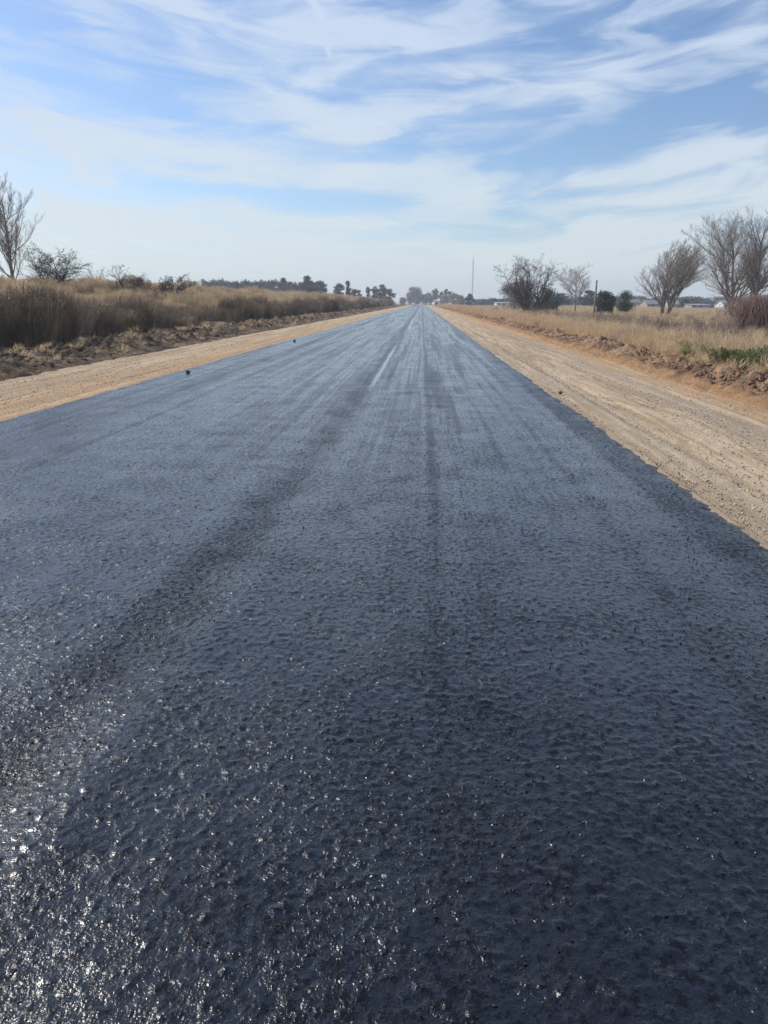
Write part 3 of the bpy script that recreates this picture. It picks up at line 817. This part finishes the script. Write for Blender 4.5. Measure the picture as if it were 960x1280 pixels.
# end of the road
x, y, h = T(518, 359, 640)
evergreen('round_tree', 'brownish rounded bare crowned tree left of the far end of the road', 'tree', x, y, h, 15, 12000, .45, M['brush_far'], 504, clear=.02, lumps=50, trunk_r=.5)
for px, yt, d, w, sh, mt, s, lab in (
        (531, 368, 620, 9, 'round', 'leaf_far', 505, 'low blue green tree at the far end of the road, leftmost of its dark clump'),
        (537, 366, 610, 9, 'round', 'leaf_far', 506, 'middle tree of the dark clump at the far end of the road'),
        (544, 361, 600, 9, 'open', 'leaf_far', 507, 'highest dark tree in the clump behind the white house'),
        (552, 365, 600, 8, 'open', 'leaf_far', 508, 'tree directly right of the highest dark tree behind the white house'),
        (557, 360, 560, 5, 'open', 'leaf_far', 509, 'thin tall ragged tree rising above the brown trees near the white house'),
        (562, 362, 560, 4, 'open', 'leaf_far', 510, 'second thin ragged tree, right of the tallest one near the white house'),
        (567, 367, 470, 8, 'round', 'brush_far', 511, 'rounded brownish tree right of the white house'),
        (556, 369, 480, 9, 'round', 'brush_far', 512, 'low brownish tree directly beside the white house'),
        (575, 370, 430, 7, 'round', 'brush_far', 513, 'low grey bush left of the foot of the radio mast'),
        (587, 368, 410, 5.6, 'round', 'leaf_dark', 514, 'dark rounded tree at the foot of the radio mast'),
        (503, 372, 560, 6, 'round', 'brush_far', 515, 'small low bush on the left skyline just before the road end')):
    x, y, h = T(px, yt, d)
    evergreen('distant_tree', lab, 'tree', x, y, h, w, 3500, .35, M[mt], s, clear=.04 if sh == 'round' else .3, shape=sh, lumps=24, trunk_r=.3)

# library of far trees, copied one by one
def copy_tree(o, loc, rz, s, label, cat, group):
    r = o.copy(); COL.objects.link(r); r.location = loc; r.rotation_euler = (0, 0, rz); r.scale = s
    tag(r, label, cat, group)
    for ch in o.children:
        c = ch.copy(); COL.objects.link(c); c.parent = r
    return r
rr = random.Random(77)
protos = {}
def far_tree(kind, x, y, h, w, label, group, cat='tree'):
    z = gh(x, y) - .1
    lst = protos.setdefault(kind, [])
    if len(lst) < 4:
        n = len(lst); s = 600 + n + {'plant': 0, 'euc': 10, 'bush': 20}[kind]
        if kind == 'plant':
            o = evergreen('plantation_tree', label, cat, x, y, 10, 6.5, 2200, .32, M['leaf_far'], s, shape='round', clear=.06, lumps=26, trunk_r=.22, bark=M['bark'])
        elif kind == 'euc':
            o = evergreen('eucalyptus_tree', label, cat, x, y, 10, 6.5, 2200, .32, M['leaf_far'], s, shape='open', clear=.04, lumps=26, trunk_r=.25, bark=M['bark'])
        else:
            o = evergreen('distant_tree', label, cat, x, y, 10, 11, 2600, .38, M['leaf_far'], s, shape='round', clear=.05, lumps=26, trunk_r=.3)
        o['proto'] = 1; o['h0'] = 10.0; o['w0'] = 11.0 if kind == 'bush' else 6.5
        lst.append(o); o.rotation_euler = (0, 0, rr.uniform(0, 6)); o.scale = (w / o['w0'], w / o['w0'], h / 10); o.location = (x, y, z)
        tag(o, label, cat, group); return o
    p = rr.choice(lst)
    return copy_tree(p, (x, y, z), rr.uniform(0, 6), (w / p['w0'], w / p['w0'], h / 10), label, cat, group)

# plantation on the left horizon
px = 256
while px < 402:
    d = 330 + rr.uniform(-12, 25); x = at(px, d)
    yt = 349 + rr.uniform(-2, 3) + (px > 300) * 2
    h = top_at(px, yt, d) - gh(x, d)
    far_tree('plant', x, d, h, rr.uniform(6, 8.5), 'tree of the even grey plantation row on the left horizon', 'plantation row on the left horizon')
    px += rr.uniform(3.2, 5.5)
for px, yt, d, w, lab in ((355, 346, 300, 5.5, 'tall ragged eucalyptus at the middle of the left plantation row'), (384, 344, 290, 8.5, 'tallest broad eucalyptus near the right end of the left plantation row'),
                          (398, 354, 300, 6, 'round tree ending the left plantation row'),
                          (424, 354, 330, 8, 'left dark eucalyptus of the small group behind the yellow mound'), (435, 350, 330, 5, 'thin topped eucalyptus, highest of the small group behind the yellow mound'),
                          (443, 361, 335, 8, 'low right tree of the small group behind the yellow mound'), (449, 362, 360, 3.5, 'single small tree standing apart between the two eucalyptus groups'),
                          (460, 358, 380, 4, 'narrow leftmost tree of the eucalyptus group near the road end'), (468, 357, 380, 8, 'broad tree in the eucalyptus group near the road end'),
                          (479, 355, 380, 9, 'highest tree of the eucalyptus group near the road end'), (487, 361, 375, 8, 'dark rightmost tree of the eucalyptus group near the road end')):
    x, y, h = T(px, yt, d)
    far_tree('euc', x, d, h, w, lab, None)
# long low treeline on the right horizon
px = 596
while px < 1010:
    d = 430 + rr.uniform(-30, 60); x = at(px, d)
    yt = (373 if px < 640 else 372) + rr.uniform(-2.5, 3)
    h = top_at(px, yt, d) - gh(x, d)
    far_tree('bush', x, d, max(h, 3), rr.uniform(7, 14), 'low hazy tree in the long treeline on the right horizon', 'long treeline on the right horizon')
    px += rr.uniform(4, 7.5)
for px, yt, d, w, lab in ((700, 366, 330, 13, 'broad hazy tree behind the slender bare tree, on its left'), (737, 362, 320, 12, 'broad hazy tree behind the utility pole'),
                          (729, 367, 330, 9, 'hazy tree between the slender bare tree and the utility pole'),
                          (857, 373, 300, 8, 'hazy tree with a rounded top just right of the leaning multi stemmed tree'), (870, 378, 300, 10, 'lower hazy tree right of the rounded one on the right horizon')):
    x, y, h = T(px, yt, d)
    far_tree('euc', x, d, h, w, lab, None)

# ------------------------------------------------------------------ houses on the right horizon
def house(px, d, w, dp, h, label, roof='flat', rz=0.0, wallm=None):
    x = at(px, d); z = gh(x, d) - .1
    o = empty('house', (x, d, z), rz); tag(o, label, 'house')
    b = MB(); b.box((-w / 2, -dp / 2, 0), (w / 2, dp / 2, h)); b.build('wall', wallm or M['wall'], o)
    r = MB()
    if roof == 'gable':
        r.prism([(-dp / 2 - .4, h + .01), (0, h + 1.5), (dp / 2 + .4, h + .01), (dp / 2 + .4, h + .16), (0, h + 1.68), (-dp / 2 - .4, h + .16)], -w / 2 - .3, w / 2 + .3)
        g = MB(); g.prism([(-dp / 2, h + .005), (dp / 2, h + .005), (0, h + 1.45)], -w / 2 + .01, w / 2 - .01); g.build('gable', wallm or M['wall'], o)
    else:
        r.prism([(-dp / 2 - .3, h + .01), (dp / 2 + .3, h + .4), (dp / 2 + .3, h + .52), (-dp / 2 - .3, h + .13)], -w / 2 - .3, w / 2 + .3)
    r.build('roof', M['roof'], o)
    nwin = max(1, int(w // 4))
    for k in range(nwin):
        cx = -w / 2 + w * (k + .75) / (nwin + .5)
        f = MB(); f.box((cx - .6, -dp / 2 - .05, 1.0), (cx + .6, -dp / 2 + .02, 2.1)); fo = f.build('window', M['white'], o)
        p = MB(); p.box((cx - .5, -dp / 2 - .08, 1.1), (cx + .5, -dp / 2 - .052, 2.0)); p.build('pane', M['glass'], fo)
    dd = MB(); dd.box((-w / 2 + .5, -dp / 2 - .06, 0), (-w / 2 + 1.4, -dp / 2 + .02, 2.05)); dd.build('door', M['door'], o)
    return o
house(546.5, 480, 3.4, 4, 2.7, 'small white boxy house under the trees right of the far road end', 'flat', 0, M['white'])
house(812, 300, 5, 6, 2.0, 'pale low house in the treeline behind the leaning multi stemmed tree', 'gable', .2)
house(840, 310, 4, 5, 2.0, 'small pale house just right of the multi stemmed trunk on the horizon', 'gable', -.1)
house(872, 290, 7, 6, 1.9, 'long low house with a grey roof on the right horizon', 'flat', .1)
house(906, 285, 4.5, 5, 2.0, 'white walled house on the right horizon near the big vase shaped tree', 'gable', .3, M['white'])
house(628, 330, 6, 6, 2.0, 'pale shed left of the large dark many stemmed tree', 'flat', .1, M['white'])
house(605, 420, 7, 6, 2.2, 'long pale shed on the horizon right of the radio mast', 'flat', 0)
house(672, 320, 12, 6, 2.6, 'pale house glimpsed behind the large dark many stemmed tree', 'gable', .1)
house(786, 330, 8, 6, 2.6, 'pale house glimpsed behind the olive green tree', 'gable', .1)

# ------------------------------------------------------------------ vehicles far down the road
def vehicle(x, y, rz, label, cat, kind):
    o = empty({'car': 'car', 'pickup': 'pickup_truck', 'van': 'van'}[kind], (x, y, .02), rz); tag(o, label, cat)
    W = .88
    prof = {'car': [(-2.1, .35), (2.1, .35), (2.15, .7), (1.2, .92), (.6, 1.42), (-1.2, 1.45), (-1.95, 1.0), (-2.15, .9)],
            'pickup': [(-2.6, .5), (2.5, .5), (2.55, .95), (1.45, 1.12), (.85, 1.72), (-.55, 1.74), (-.75, 1.12), (-2.6, 1.1)],
            'van': [(-2.5, .4), (2.5, .4), (2.55, .95), (1.9, 1.15), (1.2, 2.1), (-2.4, 2.15), (-2.52, 1.8)]}[kind]
    b = MB(); b.prism(prof, -W, W); b.build('body', M['white'], o, bevel=.07)
    roofy, rooft = {'car': (-1.45, 1.40), 'pickup': (-.64, 1.62), 'van': (-2.5, 1.9)}[kind]
    back = {'car': ((-1.9, 1.02), (-1.3, 1.4)), 'pickup': ((-.76, 1.16), (-.60, 1.66)), 'van': ((-2.54, 1.3), (-2.49, 1.95))}[kind]
    g = MB(); (ya, za), (yb, zb) = back
    g.add([(-.7, ya - .03, za), (.7, ya - .03, za), (.62, yb - .03, zb), (-.62, yb - .03, zb), (-.7, ya + .1, za), (.7, ya + .1, za), (.62, yb + .1, zb), (-.62, yb + .1, zb)],
          [(3, 2, 1, 0)[::-1], (4, 5, 6, 7)[::-1], (0, 4, 5, 1), (1, 5, 6, 2), (2, 6, 7, 3), (3, 7, 4, 0)]); g.build('rear_window', M['glass'], o)
    fr = {'car': ((1.17, .97), (.66, 1.38)), 'pickup': ((1.42, 1.17), (.9, 1.67)), 'van': ((1.86, 1.22), (1.3, 2.0))}[kind]
    g = MB(); (ya, za), (yb, zb) = fr
    g.add([(-.72, ya + .04, za), (.72, ya + .04, za), (.64, yb + .04, zb), (-.64, yb + .04, zb), (-.72, ya - .1, za), (.72, ya - .1, za), (.64, yb - .1, zb), (-.64, yb - .1, zb)],
          [(0, 1, 2, 3)[::-1], (4, 5, 6, 7), (0, 4, 5, 1), (1, 5, 6, 2), (2, 6, 7, 3), (3, 7, 4, 0)]); g.build('windscreen', M['glass'], o)
    for sx in (-1, 1):
        g = MB(); g.box((min(sx * W, sx * (W + .02)), -.5, fr[0][1] + .05), (max(sx * W, sx * (W + .02)), .7, fr[1][1] - .03)); g.build('side_window', M['glass'], o)
        l = MB(); l.box((sx * .66 - .12, prof[0][0] - .06, .75), (sx * .66 + .12, prof[0][0] + .05, .92)); l.build('tail_light', M['lamp_red'], o)
        for wy in (-1.4 - (kind != 'car') * .2, 1.35 + (kind != 'car') * .2):
            t = MB(); t.tube((sx * (W - .12), wy, .34), (sx * (W + .06), wy, .34), .34, .34, 16); to = t.build('wheel', M['rubber'], o)
            q = MB(); q.tube((sx * (W + .061), wy, .34), (sx * (W + .075), wy, .34), .2, .2, 12); q.build('rim', M['rim'], to)
    return o
vehicle(at(529.6, 455), 455, 0, 'white pickup truck standing on the far end of the paved road', 'pickup truck', 'pickup')
vehicle(at(535.5, 500), 500, 3.14, 'white van at the far road end, right of the pickup truck', 'van', 'van')
vehicle(at(517.2, 500), 500, .3, 'white car on the dirt left of the far road end', 'car', 'car')

# ------------------------------------------------------------------ radio mast
def mast():
    d = 480; x = at(590, d); H = top_at(590, 322, d) - gh(x, d) + 0
    o = empty('radio_mast', (x, d, gh(x, d))); tag(o, 'thin guyed radio mast rising above the horizon right of the road', 'mast')
    m = MB(); s = .32; legs = [(s * math.cos(a), s * math.sin(a)) for a in (0.5, 2.6, 4.7)]
    for lx, ly in legs: m.tube((lx, ly, 0), (lx, ly, H), .055, .055, 5)
    k = 0
    while k * 1.6 < H - 1.6:
        for i in range(3):
            a, b = legs[i], legs[(i + 1) % 3]
            if k % 2: a, b = b, a
            m.tube((*a, k * 1.6), (*b, k * 1.6 + 1.6), .028, .028, 3, False)
            m.tube((*legs[i], k * 1.6), (*legs[(i + 1) % 3], k * 1.6), .028, .028, 3, False)
        k += 1
    m.build('lattice', M['steel'], o)
    for hz in (.35, .68, .97):
        for a in (0.5, 2.6, 4.7):
            w = MB(); w.tube((s * math.cos(a), s * math.sin(a), H * hz), (9 * math.cos(a), 9 * math.sin(a), 0), .014, .014, 4); w.build('guy_wire', M['steel'], o)
    t = MB(); t.tube((0, 0, H - 1), (0, 0, H + 3), .06, .03, 5); t.build('antenna', M['steel'], o)
mast()

# ------------------------------------------------------------------ pole, stake, lumps
x = at(743.5, 120); zt = top_at(745.5, 350.5, 120); z0 = gh(x, 120)
o = empty('utility_pole', (x, 120, z0)); tag(o, 'bare weathered utility pole standing left of the dark evergreen', 'pole')
m = MB(); m.tube((0, 0, -.2), (.06, 0, zt - z0 - .25), .17, .13, 12); m.build('shaft', M['pole'], o, smooth=True)
m = MB(); m.tube((.06, 0, zt - z0 - .25), (.06, 0, zt - z0), .15, .12, 12); m.build('cap', M['steel'], o)
m = MB(); m.tube((.06, -.14, zt - z0 - .6), (.06, -.30, zt - z0 - .55), .03, .03, 6); m.build('insulator', M['white'], o)

d = 33.0; x = at(180, d)
m = MB(); m.prism([(-.03, -.15), (.03, -.15), (.03, .50), (0, .56), (-.03, .50)], -.03, .03)
o = m.build('survey_stake', M['stake'], None, (x, d, .12), .3); o.rotation_euler = (0, -.12, .3)
tag(o, 'small whitewashed survey stake in the dark soil left of the road', 'stake')

def lump(px, py, size, label, seed):
    wx, wy, wz = ray(px, py); t = -CAM_H / wz; x, y = wx * t, wy * t
    o = rock('asphalt_lump', M['lump'], seed, .75, 2); COL.objects.link(o)
    o.location = (x, y, .03 + size * .35); o.scale = (size, size * .8, size * (.6 if size < .02 else 1)); o.rotation_euler = (.2, .1, seed)
    tag(o, label, 'lump')
lump(235, 468, .062, 'black asphalt lump on the left road edge, the nearer of the two on that side', 801)
lump(368, 428, .066, 'black asphalt lump farther along the left road edge', 802)
lump(700, 494, .046, 'black asphalt lump lying at the right road edge', 803)
lump(307, 1143, .009, 'left of the two black lumps in the foreground bitumen', 804)
lump(345, 1171, .010, 'right of the two black lumps in the foreground bitumen', 805)

# ------------------------------------------------------------------ haze
m = bpy.data.materials.new('haze'); m.use_nodes = True; nt = m.node_tree
nt.nodes.remove(nt.nodes['Principled BSDF'])
v = nt.nodes.new('ShaderNodeVolumePrincipled'); v.inputs['Color'].default_value = (.86, .92, 1, 1)
v.inputs['Density'].default_value = .0006; v.inputs['Anisotropy'].default_value = .2
nt.links.new(v.outputs[0], nt.nodes['Material Output'].inputs['Volume'])
mb = MB(); mb.box((-1700, -500, -9), (1700, 1700, 36)); tag(mb.build('haze', m), kind='stuff')

# ------------------------------------------------------------------ sky and sun
SUN_EL, SUN_AZ = 38.0, -62.0          # azimuth from the road direction, negative = left
w = bpy.data.worlds.new('World'); scene.world = w; w.use_nodes = True
nt = NT(w.node_tree); bg = w.node_tree.nodes['Background']
sky = nt.node('ShaderNodeTexSky', sky_type='NISHITA', sun_disc=False, sun_elevation=R(SUN_EL), sun_rotation=R(SUN_AZ),
              air_density=1.0, dust_density=.6, ozone_density=1.6, altitude=50)
d = nt.node('ShaderNodeTexCoord').outputs['Generated']
dx, dy, dz = nt.sep(d)
az = nt.m('ARCTAN2', dx, dy) * 57.2958
el = nt.m('ARCSINE', dz) * 57.2958
def ang_of(px, py):
    a, b, c = ray(px, py); return math.degrees(math.atan2(a, b)), math.degrees(math.asin(c / math.sqrt(a * a + b * b + c * c)))
# cirrus: streaks stretched along the horizon, sagging in the middle
elw = el - (az + 3) * (az + 3) * .0035 if False else el - (az + 3.0).sq() * .0028
n1 = nt.noise(nt.comb(az * .045 + 3, elw * .22), 1.0, 4, .58, .5)
n2 = nt.noise(nt.comb(az * .11 + elw * .05 + 7, elw * .55), 1.0, 6, .55, .5)
n3 = nt.noise(nt.comb(az * .22 - elw * .16, elw * 1.1 + 5), 1.0, 5, .66, .6)
aev = nt.comb(az, el)
cov = nt.ramp(n1, .34, .66) * .45 + nt.ramp(n2, .34, .66) * .75 + (n3 - .5) * .60 + .10
cov = cov + nt.ramp(el, 8.0, 1.0) * .7 - nt.ramp(el, 20, 42) * .42
def patch(px, py, wpx, hpx, amp, rot=0.0):
    global cov
    a0, e0 = ang_of(px, py); k = 1 / 16.0 * 1.0
    mp = nt.node('ShaderNodeMapping', vector_type='TEXTURE'); nt.put(mp.inputs[0], aev)
    mp.inputs['Location'].default_value = (a0, e0, 0); mp.inputs['Rotation'].default_value = (0, 0, R(rot))
    mp.inputs['Scale'].default_value = (wpx * k * 1.9, hpx * k * 1.9, 1)
    g = nt.node('ShaderNodeTexGradient', gradient_type='QUADRATIC_SPHERE'); nt.put(g.inputs[0], mp.outputs[0])
    cov = nt.m('MULTIPLY_ADD', X(nt, g.outputs['Fac']), amp * 1.25, cov)
for p in ((80, 165, 190, 26, .42, -4), (330, 205, 230, 18, .30, -5), (120, 290, 230, 34, .25, -3), (480, 150, 200, 24, .36, 8),
          (760, 105, 150, 18, .38, 9), (910, 190, 90, 16, .55, 4), (940, 15, 60, 18, .5, 20), (450, 35, 80, 18, .35, -5), (240, 30, 25, 45, .35, 20),
          (800, 255, 260, 22, .25, 0), (330, 110, 120, 16, .35, -20), (560, 60, 160, 60, .1, 0), (540, 215, 150, 16, .25, -3),
          (90, 70, 140, 45, -.5, -8), (300, 60, 70, 30, -.3, 0), (455, 258, 150, 24, -.6, -4), (600, 185, 90, 20, -.45, 0), (760, 60, 200, 40, -.35, 8),
          (760, 185, 180, 38, -.6, 8), (900, 130, 110, 40, -.4, 0), (240, 235, 110, 9, -.35, -5), (620, 270, 120, 16, -.3, 4)):
    patch(*p)
# a contrail
for (xa_, ya2, xb_, yb2, wd, amp) in ((386, -10, 404, 30, .28, .55), (398, 14, 413, 74, .13, .85), (735, 212, 655, 248, .12, .25)):
    a0, e0 = ang_of(xa_, ya2); a1, e1 = ang_of(xb_, yb2); L = math.hypot(a1 - a0, e1 - e0); ux, uy = (a1 - a0) / L, (e1 - e0) / L
    along = ((az - a0) * ux + (el - e0) * uy) / L
    perp = (az - a0) * (-uy) + (el - e0) * ux + (n3 - .5) * .5
    cov = cov + gauss(nt, perp, wd) * nt.ramp(along, -.15, .1) * nt.ramp(along, 1.15, .6) * amp
cov = nt.ramp(cov, .0, 1.35)
blue = nt.node('ShaderNodeVectorMath', operation='MULTIPLY'); nt.put(blue.inputs[0], sky.outputs[0]); blue.inputs[1].default_value = (.104, .117, .136)
cloud = nt.mix(nt.ramp(el, 0, 20), (.75, .83, .85), (.63, .74, .92))
colr = nt.mix((cov * .9).clamp(), blue.outputs[0], cloud)
nt.put(bg.inputs['Color'], colr); bg.inputs['Strength'].default_value = 1.0

ld = bpy.data.lights.new('sun', 'SUN'); ld.energy = 4.3; ld.angle = R(.53); ld.color = (1, .95, .87)
lo = bpy.data.objects.new('sun', ld); COL.objects.link(lo)
from mathutils import Vector
sd = Vector((math.sin(R(SUN_AZ)) * math.cos(R(SUN_EL)), math.cos(R(SUN_AZ)) * math.cos(R(SUN_EL)), math.sin(R(SUN_EL))))
lo.rotation_euler = sd.to_track_quat('Z', 'Y').to_euler()

# ------------------------------------------------------------------ camera, render settings
cd = bpy.data.cameras.new('camera'); cd.sensor_fit = 'VERTICAL'; cd.sensor_height = 36; cd.sensor_width = 27
cd.lens = 36 * F960 / 1280; cd.clip_end = 8000; cd.clip_start = .05
co = bpy.data.objects.new('camera', cd); COL.objects.link(co)
co.location = (0, 0, CAM_H); co.rotation_euler = (R(90 - PITCH), 0, R(YAW)); scene.camera = co
scene.view_settings.view_transform = 'Standard'; scene.view_settings.look = 'None'
scene.view_settings.exposure = 0; scene.view_settings.gamma = 1; scene.view_settings.use_curve_mapping = False
scene.cycles.use_denoising = True; scene.cycles.denoising_prefilter = 'NONE'; scene.cycles.adaptive_threshold = .015; scene.cycles.volume_bounces = 0; scene.cycles.max_bounces = 6; scene.cycles.transparent_max_bounces = 4
scene.cycles.diffuse_bounces = 2; w.cycles.sampling_method = 'MANUAL'; w.cycles.sample_map_resolution = 512;  scene.cycles.glossy_bounces = 2
